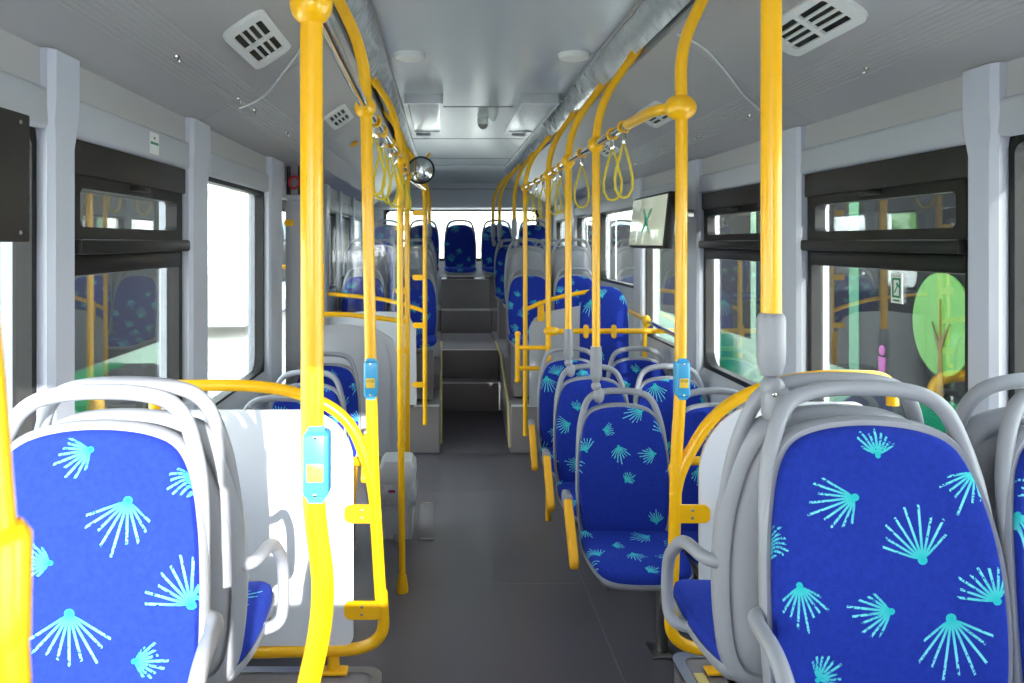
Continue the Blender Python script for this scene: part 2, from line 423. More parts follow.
# side walls with window openings
WIN = {-1: [(-.95, .42, .95, 'plain'), (.70, 1.88, .95, 'plain'), (2.03, 2.93, 1.05, 'hopper'), (3.20, 4.27, 1.05, 'plain'), (4.72, 6.30, .03, 'door'),
            (6.55, 7.15, 1.35, 'plain'), (7.35, 8.2, 1.4, 'plain'), (8.4, 10.1, 1.4, 'plain')],
       1: [(-.95, .45, .95, 'plain'), (.72, 2.03, 1.05, 'plain'), (2.165, 3.15, 1.05, 'hopper'), (3.40, 4.40, 1.05, 'hopper'), (4.78, 5.66, 1.08, 'plain'),
           (5.95, 7.3, 1.40, 'plain'), (7.55, 8.55, 1.40, 'plain'), (8.75, 10.1, 1.4, 'plain')]}
ZT = 2.02
def side_wall(side, name):
    a, b_ = sorted((X(side, XG-.02), X(side, XG+.07)))
    m = MB(); y = Y0
    for (y0, y1, sill, k) in WIN[side]:
        m.box(a, b_, y, y0, -.05, 2.30)
        m.box(a, b_, y0, y1, -.05, sill); m.box(a, b_, y0, y1, ZT, 2.30); y = y1
    m.box(a, b_, y, Y1, -.05, 2.30)
    w = struct(m.build(name, 'wall', smooth=False))
    # pillars between the windows: broad head, shoulder, slimmer shaft
    ws = WIN[side]
    for i in range(len(ws)-1):
        p0, p1 = ws[i][1]-.01, ws[i+1][0]+.01
        if ws[i+1][3] == 'door': p1 = 4.66
        xf = XP; wd = p1-p0
        lo = min(ws[i][2], ws[i+1][2])
        prof = [(0, 2.205, .007), (0, 2.09, .007), (0, 2.04, .003), (.012, 1.98, 0), (.012, 1.2, 0), (.012, .7, 0)]
        R = []
        for (ins, z, pr) in prof:
            xa = X(side, xf-pr); xo = X(side, XG+.0); xm = X(side, xf+.012-pr)
            R.append([(xo, p0+ins, z), (xm, p0+ins, z), (xa, p0+ins+.02, z), (xa, p1-ins-.075 if wd > .2 else p1-ins-.03, z), (xm, p1-ins-.055 if wd > .2 else p1-ins-.015, z), (X(side, xf+.02-pr), p1-ins, z), (xo, p1-ins, z)])
        MB().rings(R).build('pillar', 'pillar', w, 30)
    for (y0, y1, sill, k) in ws:
        # header box over each window, lower sill ledge
        xa, xo = X(side, XP+.006), X(side, XG-.01)
        MB().box(min(xa, xo), max(xa, xo), y0-.01, y1+.01, ZT-.005, 2.115, .014, 3).build('header_trim', 'wall', w)
        MB().box(min(X(side, XP+.022), xo), max(X(side, XP+.022), xo), y0-.02, y1+.02, 2.10, 2.23).build('header_panel', 'duct', w, smooth=False)
        if k != 'door' and sill < 1.3:
            MB().prism([(X(side, XG-.02), sill-.16), (X(side, XG-.045), sill-.14), (X(side, XG-.045), sill-.03), (X(side, XG-.015), sill+.01)], 'Y', y0-.1, y1+.1).build('sill_ledge', 'wall', w)
    return w
WL = side_wall(-1, 'wall_left'); WR = side_wall(1, 'wall_right')

wi = [0]
def window(side, y0, y1, sill, kind):
    wi[0] += 1; n = wi[0]
    xa, xb = sorted((X(side, XG-.015), X(side, XG+.03)))
    out = rrect(y0-.002, y1+.002, sill-.002, ZT+.002, .004); f = .022 if kind == 'plain' else .035
    inn = rrect(y0+f, y1-f, sill+f, ZT-f, (.03, .03, .09, .09))
    W_ = struct(MB().plate(out, inn, 'X', xa, xb).build('window_%d' % n, 'frame'))
    g = X(side, XG+.02)
    if kind == 'plain':
        MB().box(g-.002, g+.002, y0+.01, y1-.01, sill+.01, ZT-.01).build('pane', 'glass', W_, smooth=False)
    else:
        zm = 1.745
        MB().box(g-.002, g+.002, y0+.01, y1-.01, sill+.01, zm-.03).build('pane', 'glass', W_, smooth=False)
        gi = X(side, XG)
        # blind cassette at the top, hopper sash, lower rail with handle bar
        a, b_ = sorted((gi, g)); inner = X(side, XG-.03)
        MB().box(min(inner, g), max(inner, g), y0+.004, y1-.004, 1.925, ZT-.004, .006).build('blind_cassette', 'board', W_)
        so = rrect(y0+.02, y1-.02, zm+.01, 1.925, .008); si = rrect(y0+.065, y1-.075, zm+.045, 1.892, .02)
        i2 = X(side, XG-.02)
        sash = MB().plate(so, si, 'X', min(i2, g), max(i2, g)).build('hopper_sash', 'frame', W_)
        MB().box(g-.004, g, y0+.05, y1-.05, zm+.03, 1.905).build('hopper_pane', 'glass', sash, smooth=False)
        ym = (y0+y1)/2
        MB().box(min(X(side, XG-.045), gi), max(X(side, XG-.045), gi), ym-.05, ym+.06, 1.906, 1.922, .004).build('latch', 'black', sash)
        MB().box(min(X(side, XG-.05), g), max(X(side, XG-.05), g), y0+.01, y1-.01, zm-.028, zm+.012, .008).build('handle_bar', 'black', W_)
        MB().box(min(i2, g), max(i2, g), y0+.03, y1-.03, zm-.085, zm-.028, .01).build('transom_rail', 'frame', W_)
    return W_
windows = {}
for side in (-1, 1):
    for i, (y0, y1, sill, k) in enumerate(WIN[side]):
        if k != 'door': windows[(side, i)] = window(side, y0, y1, sill, k)
# middle door
D = struct(empty('door_1')); xg = X(-1, XG+.02)
for k in range(2):
    y0 = 4.74+k*.78; y1 = y0+.76
    lf = MB().plate(rrect(y0, y1, .02, ZT-.01, .03), rrect(y0+.06, y1-.06, .16, ZT-.08, .06), 'X', xg-.02, xg+.02).build('door_leaf', 'black', D)
    MB().box(xg-.002, xg+.002, y0+.05, y1-.05, .12, ZT-.06).build('door_glass', 'glass', lf, smooth=False)
    MB().tube(fillet([(xg, y0+.1+.5*k, .8), (xg+.07, y0+.1+.5*k, .8), (xg+.07, y0+.1+.5*k, 1.6), (xg, y0+.1+.5*k, 1.6)], .04), .013, 10).build('door_handle', 'yellow', lf)

# ceiling, ducts, cove lights
ce = struct(MB().box(X(-1, .70), X(1, .70), Y0, Y1, 2.68, 2.80).build('ceiling', 'ceil', smooth=False))
b = MB()
for y in (5.5, 7.2, 8.9): b.box(X(-1, .52), X(1, .52), y-.004, y+.004, 2.677, 2.681)
b.build('panel_joint', 'dark', ce, smooth=False)
for side in (-1, 1):
    def pr(l): return [(X(side, h), z) for h, z in l]
    MB().prism(pr([(.525, 2.685), (.52, 2.672), (.552, 2.60), (.585, 2.553), (.595, 2.56), (.562, 2.61), (.54, 2.685)]), 'Y', Y0, 10.0).build('cove_strip', 'cove', ce, 60)
    MB().prism(pr([(.515, 2.682), (.53, 2.682), (.528, 2.665), (.518, 2.665)]), 'Y', Y0, 10.0).build('cove_bead', 'alu', ce)
    MB().prism(pr([(.595, 2.62), (.64, 2.60), (.64, 2.69), (.595, 2.69)]), 'Y', Y0, 10.0).build('mounting_slot', 'dark', ce, smooth=False)
    MB().box(min(X(side, .60), X(side, 1.28)), max(X(side, .60), X(side, 1.28)), Y0, Y1, 2.66, 2.80).build('roof_shell', 'duct', ce, smooth=False)
def duct_z(h):      # height of the duct's face at distance h from the centre line
    t = (h-.625)/(XP+.025-.625); return 2.548 - .345*t - .02*math.sin(PI*t)
def duct(side, y0, y1, m='duct'):
    P = [(.625, 2.62)]
    gr = [.955+.0135*q for q in range(9)]
    hs = sorted([.625+(XP+.025-.625)*k/20 for k in range(21) if not .945 < .625+(XP+.025-.625)*k/20 < 1.075] + gr)
    for h in hs:
        if h in gr: P += [(h-.0025, duct_z(h-.0025)), (h-.0012, duct_z(h)+.0014), (h+.0012, duct_z(h)+.0014), (h+.0025, duct_z(h+.0025))]
        else: P.append((h, duct_z(h)))
    P += [(XG+.06, 2.20), (XG+.06, 2.67), (.64, 2.67)]
    return MB().prism([(X(side, h), z) for h, z in P], 'Y', y0, y1).build('duct_panel', m, ce, 25)
for side in (-1, 1):
    ys = [Y0, .9, 3.05] + ([4.75, 6.35, 8.4, 10.45] if side < 0 else [5.1, 7.2, 8.9, 10.45])
    for a, c in zip(ys, ys[1:]): duct(side, a+.0015, c-.0015)
# dark lining behind the seams
# rear wall, bulkhead and rear window
rw = MB()
ra, rb = Y1, Y1+.08
for (x0, x1, z0, z1) in ((LX-.05, RX+.05, -.1, 1.5), (LX-.05, -.78, 1.5, 2.8), (1.26, RX+.05, 1.5, 2.8), (-.78, 1.26, 2.19, 2.8)): rw.box(x0, x1, ra, rb, z0, z1)
RW = struct(rw.build('wall_rear', 'wall', smooth=False))
MB().prism([(Y1, 2.17), (Y1-.14, 2.19), (Y1-.17, 2.24), (Y1-.2, 2.50), (Y1-.36, 2.63), (Y1-.75, 2.675), (Y1-.75, 2.70), (Y1, 2.70)], 'X', X(-1, 1.2), X(1, 1.2)).build('bulkhead', 'pgrey', RW)
MB().box(X(-1, 1.1), X(1, 1.1), Y1-.199, Y1-.185, 2.425, 2.431).build('bulkhead_seam', 'dark', RW, smooth=False)
wr_ = struct(MB().plate(rrect(-.78, 1.26, 1.5, 2.19, .02), rrect(-.74, 1.22, 1.54, 2.15, .06), 'Y', ra+.01, rb-.01).build('window_20', 'frame'))
MB().box(-.77, 1.25, ra+.035, ra+.04, 1.51, 2.18).build('pane', 'glass', wr_, smooth=False)
# front: unseen dashboard wall, raised to block low sun, and windscreen behind the camera
fw = MB()
for (x0, x1, z0, z1) in ((LX-.05, RX+.05, -.1, 1.50), (LX-.05, LX+.06, 1.50, 2.8), (RX-.06, RX+.05, 1.50, 2.8), (LX-.05, RX+.05, 2.2, 2.8)): fw.box(x0, x1, Y0-.08, Y0, z0, z1)
FWL = struct(fw.build('wall_front', 'wall', smooth=False))
wf = struct(MB().plate(rrect(LX+.06, RX-.06, 1.5, 2.2, .02), rrect(LX+.1, RX-.1, 1.53, 2.17, .08), 'Y', Y0-.07, Y0-.01).build('window_21', 'frame'))
MB().box(LX+.07, RX-.07, Y0-.04, Y0-.036, 1.51, 2.19).build('pane', 'clear', wf, smooth=False)

MB().box(.42, X(1, XG-.02), -.42, -.38, 0, 2.25, .01).build('cab_partition', 'grey', FWL)
# ------------------------------------------------------------ seats
def half_outline(prof):
    R = [(h, z) for z, h in prof]
    return smooth_poly(R + [(-h, z) for h, z in R[::-1]], 2)
FAB = half_outline([(.490, .15), (.505, .188), (.58, .203), (.70, .208), (.82, .203), (.90, .190), (.96, .172), (1.0, .145), (1.018, .095), (1.026, .03)])
SHL = half_outline([(.445, .15), (.47, .200), (.58, .217), (.70, .222), (.82, .217), (.90, .203), (.965, .186), (1.01, .157), (1.032, .10), (1.040, .03)])
def grown(poly, s, c=(0, .74)): return [(c[0]+(x-c[0])*s, c[1]+(z-c[1])*s) for x, z in poly]
def back_ring(poly, s, off):
    return [(x, yb(x, z)+off, z) for x, z in grown(poly, s)]
CUS = smooth_poly([(-.19, .02), (.19, .02), (.208, -.05), (.212, -.2), (.205, -.34), (.185, -.405), (.12, -.43), (-.12, -.43), (-.185, -.405), (-.205, -.34), (-.212, -.2), (-.208, -.05)], 2)
def cus_z(x, y):
    t = max(0, (-y-.28)/.17); return .487 - .032*t*t + .012*(abs(x)/.2)**3 - .012*math.sin(max(0, min(1, -y/.4))*PI)
def cus_ring(s, off):
    return [(x*s, -.21+(y+.21)*s, cus_z(x*s, -.21+(y+.21)*s)+off) for x, y in CUS]

def seat_meshes():
    r = {}
    o = MB().rings([back_ring(FAB, s, t) for s, t in ((1, .004), (1, -.010), (.985, -.017), (.95, -.021), (.8, -.023), (.55, -.024), (.3, -.024), (.1, -.024))]).build('backrest', 'fabric'); r['backrest'] = o
    o = MB().rings([cus_ring(s, t) for s, t in ((1, -.03), (1.0, .0), (.985, .012), (.94, .02), (.75, .024), (.5, .025), (.2, .025))]).build('cushion', 'fabric'); r['cushion'] = o
    m = MB().rings([back_ring(SHL, s, t) for s, t in ((.9, .0), (.985, -.004), (1.0, .004), (1.0, .02), (.985, .034), (.93, .044), (.90, .044), (.885, .036), (.87, .036), (.845, .05), (.7, .058), (.4, .06), (.1, .06))])
    o = m.build('shell', 'shell', angle=60); r['shell'] = o
    m = MB().rings([cus_ring(s, t) for s, t in ((1.0, -.012), (1.025, -.010), (1.03, -.018), (1.02, -.030), (.95, -.046), (.8, -.058), (.3, -.062))])
    o = m.build('seat_pan', 'shell', angle=60); r['seat_pan'] = o
    H = [(.209, .76), (.205, .84), (.198, .90), (.188, .96), (.168, 1.025), (.150, 1.058), (.118, 1.080), (.06, 1.090), (0, 1.092)]
    pts = [(x, z) for x, z in H] + [(-x, z) for x, z in H[::-1][1:]]
    pts = fillet([(x, yb(x, z)+.014, z) for x, z in pts], .03, 4)
    o = MB().tube(pts, [.0148 if p.z > .93 else max(.009, .0148-(.93-p.z)*.034) for p in pts], 12).build('head_handle', 'shell'); r['head_handle'] = o
    return r
PROTO = seat_meshes()
for o in PROTO.values(): C.objects.unlink(o)

def seat(name, label, x, y, z, facing=1, group=None, shift=0.0, legs=None, arm=None, loop=None, proto=[None]):
    """facing 1: the seat looks towards the front of the bus; -1: towards the rear. arm / loop: -1 or 1, side in seat space."""
    t = thing(name, label, 'bus seat', group, (x, y, z), 0 if facing > 0 else PI)
    if y > 2 or x > 1: t.scale = (.93, 1, 1)
    elif x > 0: t.scale = (.975, 1, 1)
    for k in ('shell', 'backrest', 'seat_pan', 'cushion', 'head_handle'):
        c = PROTO[k].copy(); C.objects.link(c); c.parent = t
        if k in ('backrest', 'cushion'): c['fabric_shift'] = float(shift)
    if loop:
        s = loop
        for q in (s,):
            pts = fillet([(q*.19, .008, .70), (q*.238, .0, .705), (q*.246, -.13, .70), (q*.25, -.235, .62), (q*.25, -.245, .51), (q*.245, -.225, .468), (q*.19, -.20, .465)], .045, 6)
            MB().tube(pts, .0145, 12, flat=1.0).build('arm_loop', 'shell', t)
    if arm:
        q = arm
        br = MB().box(q*.255-.02, q*.255+.02, -.02, .075, .60, .66, .012).build('armrest_hinge', 'shell', t)
        pd = MB().prism(rrect(-.29, .0, -.028, .028, .027), 'X', -.019, .019)
        o = pd.build('armrest', 'ypad', t, 50)
        bv = o.modifiers.new('round', 'BEVEL'); bv.width = .009; bv.segments = 3; bv.limit_method = 'ANGLE'
        o.location = (q*.262, -.03, .645); o.rotation_euler = (math.radians(50), 0, 0)
    if legs == 'floor':
        b = MB(); b.box(-.15, -.12, -.28, .0, .36, .43, .006); b.box(.12, .15, -.28, .0, .36, .43, .006)
        b.box(-.15, .20, -.08, -.02, .35, .40, .004); b.build('seat_bracket', 'steel', t)
        MB().box(.145, .19, -.07, -.02, 0, .37, .006).build('leg', 'steel', t)
        MB().box(.11, .20, -.11, .02, 0, .012, .003).build('base_plate', 'steel', t)
    elif legs == 'arch':
        b = MB(); b.box(-.16, -.135, -.08, .02, .0, .44, .006); b.box(.135, .16, -.08, .02, .0, .44, .006); b.box(-.16, .16, -.26, .02, .40, .435, .006)
        b.build('seat_bracket', 'steel', t)
    elif legs == 'plat':
        MB().box(-.18, .18, -.30, .03, 0, .43, .01).build('seat_plinth', 'riser', t)
    return t
G_BACK = None
# front, on the wheel arches
FZ = .388
seat('bus_chair', 'big blue patterned seat facing us at right front, wholly in view in the foreground', .775, 1.41, FZ, 1, None, 0, 'arch', None, -1)
seat('bus_chair', 'blue patterned seat cut off by right edge of photo, beside the big front seat', 1.195, 1.41, FZ, 1, None, .31, 'arch')
_l = seat('bus_chair', 'blue patterned seat at left front, sunlit, behind the blurred near pole', -.635, 1.42, FZ-.01, 1, None, 0, 'arch', None, 1)
for k in kids(_l):
    if k.name.startswith(('backrest', 'cushion')): k.data = k.data.copy(); k.data.materials[0] = M['fabric_left']
seat('bus_chair', 'rear-facing grey seat shell back to back with the big front seat at right', .775, 1.655, FZ, -1, None, .12, 'arch', None, 1)
seat('bus_chair', 'rear-facing grey seat shell at extreme right with sunlit handle top, by the window pillar', 1.195, 1.655, FZ, -1, None, .22, 'arch')
seat('bus_chair', 'rear-facing grey seat shell at left front with side grab loop beside the white panel', -.63, 1.665, FZ-.01, -1, None, .05, 'arch', None, -1)
# right rows on the low floor
names = ['first', 'second', 'third']
for i, y in enumerate((3.5, 4.2, 4.9)):
    seat('bus_chair', ['blue patterned aisle seat nearest on right, under the first sleeve-ended pole, yellow armrest',
          'blue patterned aisle seat in the middle of the three right-hand rows with yellow armrest',
          'blue patterned aisle seat farthest of the three right-hand rows with yellow armrest'][i],
         .778, y-.04, 0, 1, None, (.36, .09, .27)[i], 'floor', -1)
    seat('bus_chair', ['blue patterned window seat on right partly hidden by the white panel and curved yellow tube',
          'blue patterned window seat of the middle right-hand row, behind the blue button pole',
          'blue patterned window seat of the farthest right-hand low row, by the horizontal wall rail'][i],
         1.192, y-.04, 0, 1, None, (.44, .2, .02)[i], 'floor')
for i, y in enumerate((3.33, 4.0, 4.66)):
    seat('bus_chair', ['dark blue single seat just behind the left white panel', 'dark blue single seat on left, second behind the white panel',
          'dark blue single seat on left directly in front of the grey partition'][i], -.68, y-.03, .0, 1, None, (.15, .33, .47)[i], 'floor', 1)
# raised rear seats
seat('bus_chair', 'blue aisle seat raised on right rear platform, behind the grey partition, front row', .775, 7.17, .42, 1, None, .12, 'plat')
seat('bus_chair', 'sunlit blue window seat raised on right rear platform, front row', 1.19, 7.17, .42, 1, None, .33, 'plat')
seat('bus_chair', 'rear-facing grey shell on right rear platform by the aisle', .775, 7.45, .68, -1, None, .2, 'plat')
seat('bus_chair', 'rear-facing pale sunlit grey shell on right rear platform by the window', 1.19, 7.45, .68, -1, None, .4, 'plat')
seat('bus_chair', 'dark blue aisle seat on left rear platform, beside the steps', -.25, 7.05, .42, 1, None, .07, 'plat')
seat('bus_chair', 'blue window seat on left rear platform seen through the partition glass', -.70, 7.05, .42, 1, None, .29, 'plat')
seat('bus_chair', 'rear-facing grey shell on left rear platform by the aisle', -.255, 7.35, .68, -1, None, .2, 'plat')
seat('bus_chair', 'rear-facing grey shell on left rear platform by the window', -.70, 7.35, .68, -1, None, .4, 'plat')
seat('bus_chair', 'blue aisle seat right of the top steps, in front of the rear bench', .775, 8.95, .68, 1, None, .15, 'plat')
seat('bus_chair', 'blue window seat at right rear in front of the rear bench', 1.192, 8.95, .68, 1, None, .38, 'plat')
seat('bus_chair', 'blue aisle seat left of the top steps, in front of the rear bench', -.27, 8.95, .68, 1, None, .42, 'plat')
seat('bus_chair', 'blue window seat at left rear in front of the rear bench', -.70, 8.95, .68, 1, None, .11, 'plat')
lab = ['dark seat at far left end of the rear bench against the bright rear window', 'dark rear bench seat just left of the central one', 'dark central seat of the rear bench, at the head of the steps',
       'dark rear bench seat just right of the central one', 'dark seat at far right end of the rear bench against the bright rear window']
for i in range(5):
    seat('bench_chair', lab[i], .215+(i-2)*.463, 10.02, .93, 1, 'seats of the rear bench', .09*i, 'plat')

# ------------------------------------------------------------ poles and rails
YR = .0185
RZ = 2.17                                            # rail height
def slot(side, y): return (X(side, .617), y, 2.605)
def pole(label, pts, fil=.12, r=YR, balls=(), sleeve=None, foot=None, top=True, name='grab_pole', clamp=None):
    t = thing(name, label, 'pole', None, (pts[-1][0], pts[-1][1], pts[-1][2]))
    org = Vector(pts[-1]); P = [Vector(p)-org for p in pts]
    MB().tube(fillet(P, fil), r, 18).build('tube', 'yellow', t)
    for (c, br, sc) in balls: MB().ball(Vector(c)-org, br, sc).build('ball_joint', 'yellow', t)
    if sleeve:
        x, y, z0, z1 = sleeve
        MB().lathe([(r+.002, z1), (r+.006, z1), (r+.0065, z1-.01), (r+.0085, z0+.02), (r+.005, z0+.005), (r-.004, z0-.008)][::-1], Vector((x, y, 0))-org, 20).build('sleeve', 'grey', t)
        MB().ball(Vector((x, y, z0-.026))-org, .021, (1, 1, 1)).ball(Vector((x+.012, y+.0, z0-.065))-org, .024, (1, .9, 1.5)).build('clamp', 'grey', t)
    if foot:
        x, y, z = foot
        MB().lathe([(.029, 0), (.030, .02), (.026, .05), (.0205, .085)], Vector((x, y, z))-org, 20).build('foot_cup', 'yellow', t)
    if top:
        p = P[0]
        MB().tube([p, p+(P[1]-p).normalized()*.09], r+.004, 14).build('end_collar', 'yellow', t)
        MB().box(p.x-.012, p.x+.012, p.y-.012, p.y+.012, p.z-.01, p.z+.07).build('top_bracket', 'yellow', t)
    return t
# front left pole
pole('yellow pole at left front, kinked near its foot, nearest whole pole', [(-.225, 1.36, 2.66), (-.222, 1.36, 1.3), (-.196, 1.36, 1.14), (-.245, 1.36, .93), (-.252, 1.36, .40)], .1, .0195,
     [((-.224, 1.36, 2.155), .037, (1, 1, 1.05))], None, (-.252, 1.36, .40), False)
# blurred pole at far left edge of the photo
pole('blurred overexposed yellow pole leaning at the extreme left edge of the photo', [(-.36, .40, 2.6), (-.262, .40, 1.90), (-.2375, .40, 1.69), (-.2310, .40, 1.60), (-.2235, .40, 1.54), (-.215, .40, .9), (-.215, .40, .40)], .05, .0165, [], None, (-.215, .40, .40), False)
t = thing('pole_sleeve', 'thick yellow sleeve on the blurred pole at left edge', 'sleeve', None, (-.2285, .40, 1.578))
MB().lathe([(.0168, -.032), (.0205, -.028), (.021, .024), (.0185, .028), (.0168, .030)], (0, 0, 0), 24).build('sleeve_body', 'yellow', t)
MB().prism(rrect(LX, -.19, -.1, .62, .05), 'Z', 0, .40).build('front_podium', 'riser', FL)
# left pole of the frame
pole('yellow pole at left with blue stop button, curving up to the ceiling', [slot(-1, 2.5), (-.243, 2.5, 2.34), (-.2375, 2.5, 2.0), (-.2245, 2.5, 1.30), (-.217, 2.5, 1.0), (-.194, 2.5, .62)], [.13, .1, .1, .1, .1], YR, [((-.243, 2.5, RZ), .034, (1, 1, 1.05))])
pole('yellow pole on left standing on the aisle floor with flared foot', [slot(-1, 4.0), (-.214, 4.0, 2.36), (-.214, 4.0, 1.2), (-.203, 4.0, .0)], .2, .0165, [((-.214, 4.0, RZ), .034, (1, 1, 1.05))], None, (-.203, 4.0, 0))
pole('yellow pole on left carrying the grey partition, behind the aisle-floor pole', [slot(-1, 5.1), (-.228, 5.1, 2.38), (-.228, 5.1, .36)], .2, .0175, [((-.228, 5.1, RZ), .032, (1, 1, 1.05))])
pole('yellow pole at left beside the rear steps with flat lugs', [slot(-1, 6.35), (-.143, 6.35, 2.30), (-.143, 6.35, .30)], .25, .0185)
pole('yellow pole with grey sleeve on left rear seat', [slot(-1, 7.6), (-.13, 7.6, 2.32), (-.13, 7.6, 1.86)], .25, .0175, [], (-.13, 7.6, 1.80, 1.92))
# right side
pole('thick yellow pole at right front ending in a large grey sleeve', [(.64, 1.56, 2.66), (.64, 1.56, 1.59)], .05, .0195, [], None, None, False)
t = thing('pole_clamp', 'grey pole end with ball clamp gripping the front right seat handle', 'clamp', None, (.64, 1.56, 1.47))
MB().lathe([(.012, .018), (.020, .022), (.0262, .045), (.0272, .07), (.0272, .13), (.0235, .140), (.020, .142)], (0, 0, 0), 24).build('sleeve', 'grey', t)
MB().ball((.002, 0, -.003), .0235).box(-.018, .034, -.03, .02, -.07, .0, .018, 4).build('clamp_body', 'grey', t)
for q in ((-.006, -.030, -.012), (.022, -.030, -.012), (.016, -.030, -.056)): MB().ball(q, .0045, (1, .6, 1), 10).build('screw', 'chrome', t)
pole('yellow pole at right with blue stop button and big ball joint', [slot(1, 2.5), (.742, 2.5, 2.36), (.746, 2.5, 2.1), (.742, 2.5, 1.27), (.729, 2.5, 1.08), (.725, 2.5, .88), (.715, 2.5, .62)], .09, YR, [((.742, 2.5, RZ), .040, (1.25, 1, 1.05))])
for (y, x, L) in ((3.45, .66, 'yellow pole fixed by grey sleeve to the nearest right-hand aisle seat'), (4.15, .65, 'yellow pole fixed by grey sleeve to the middle right-hand aisle seat')):
    pole(L, [slot(1, y), (x, y, 2.33), (x, y, 1.29)], .16, .0175, [((x, y, RZ), .036, (1, 1, 1.05))], (x, y, 1.155, 1.30) if y < 4 else (x, y, 1.15, 1.30))
pole('yellow pole on right behind the third row joined to the horizontal bar', [slot(1, 5.03), (.662, 5.03, 2.34), (.662, 5.03, .0)], .18, .0175, [((.662, 5.03, RZ), .033, (1, 1, 1.05)), ((.682, 5.03, 1.19), .03, (1.7, 1, 1))])
pole('yellow pole on right at the front corner of the rear platform', [slot(1, 6.2), (.637, 6.2, 2.34), (.637, 6.2, .25)], .2, .0175, [((.637, 6.2, RZ), .033, (1, 1, 1.05))])
for (y, x, L) in ((7.35, .655, 'sleeve-ended yellow pole on the right rear platform shell'), (8.5, .60, 'left one of the close pair of yellow poles at right rear'), (8.95, .56, 'far one of the close pair of yellow poles at right rear')):
    pole(L, [slot(1, y), (x, y, 2.33), (x, y, 1.86)], .25, .0175, [], (x, y, 1.80, 1.96))

# overhead chrome rails with yellow couplings
def rail(label, segs):
    t = thing('overhead_rail', label, 'rail', None, segs[0][0])
    o = Vector(segs[0][0])
    for a, b_ in segs: MB().tube([Vector(a)-o, Vector(b_)-o], .0155, 16).build('rail_tube', 'chrome', t)
    return t
rl = rail('chrome overhead rail along left side hung with straps', [((-.226, 1.40, RZ), (-.243, 2.46, RZ)), ((-.242, 2.54, RZ), (-.214, 3.96, RZ)), ((-.214, 4.04, RZ), (-.227, 5.06, RZ)), ((-.226, 5.14, RZ), (-.15, 6.3, RZ))])
rr = rail('chrome overhead rail along right side hung with straps', [((.662, 2.84, RZ), (.66, 3.41, RZ)), ((.66, 3.49, RZ), (.65, 4.11, RZ)), ((.65, 4.19, RZ), (.661, 4.99, RZ)), ((.661, 5.07, RZ), (.637, 6.16, RZ))])
o = Vector((.662, 2.84, RZ))
MB().tube([p-o for p in fillet([(.735, 2.5, RZ), (.672, 2.55, RZ), (.662, 2.86, RZ)], .10)], .0185, 16).build('curved_end', 'yellow', rr)

# hanging straps
def strap_meshes():
    t = empty('hanging_strap')
    MB().tube([(math.cos(a)*.021, 0, math.sin(a)*.021) for a in [2*PI*k/16 for k in range(16)]], .0048, 8, True).build('collar', 'yellow', t)
    MB().box(-.009, .009, -.006, .006, -.060, -.020, .003).build('clip', 'chrome', t)
    L = [(0, -.055), (.012, -.09), (.026, -.14), (.036, -.185), (.034, -.225), (.018, -.252), (0, -.258)]
    pts = [(x, 0, z) for x, z in L] + [(-x, 0, z) for x, z in L[::-1][1:-1]]
    MB().tube(pts, .0052, 8, True, 1.0).build('loop', 'loop', t)
    return t
sp = strap_meshes()
def rail_x(side, y):
    P = [(1.4, -.226), (2.5, -.243), (4.0, -.214), (5.1, -.228), (6.3, -.15)] if side < 0 else [(2.84, .662), (3.45, .66), (4.15, .65), (5.03, .662), (6.2, .637)]
    for (a, xa), (b_, xb) in zip(P, P[1:]):
        if a <= y <= b_: return xa+(xb-xa)*(y-a)/(b_-a)
first = [True]
def strap(side, y, rz, label):
    o = sp if first[0] else copy_tree(sp); first[0] = False
    o.location = (rail_x(side, y), y, RZ); o.rotation_euler = (0, 0, rz)
    tag(o, label, 'strap', 'hanging straps on the overhead rails')
strap(1, 2.93, .25, 'yellow hanging strap nearest on the right chrome rail')
strap(1, 3.12, -.5, 'yellow hanging strap second on the right rail, overlapping the nearest one')
strap(1, 3.78, .2, 'yellow hanging strap alone between the first two sleeve-ended right poles')
for y, a, n in ((4.45, .5, 'left'), (4.7, -.3, 'right')): strap(1, y, a, 'yellow strap on right rail between second and third ball joints, %s of two' % n)
for y, a, n in ((5.25, .3, 'nearest'), (5.55, -.4, 'middle'), (5.9, .2, 'farthest')): strap(1, y, a, 'yellow strap on far right rail stretch, %s of three' % n)
for y, a, n in ((2.78, .2, 'nearest'), (3.05, -.4, 'second'), (3.4, .5, 'third'), (3.72, -.1, 'fourth')): strap(-1, y, a, 'yellow strap on left chrome rail by the blue-button pole, %s of four' % n)
for y, a, n in ((4.3, .3, 'nearer'), (4.7, -.3, 'farther')): strap(-1, y, a, 'yellow strap on left rail just beyond the aisle-floor pole, %s of two' % n)

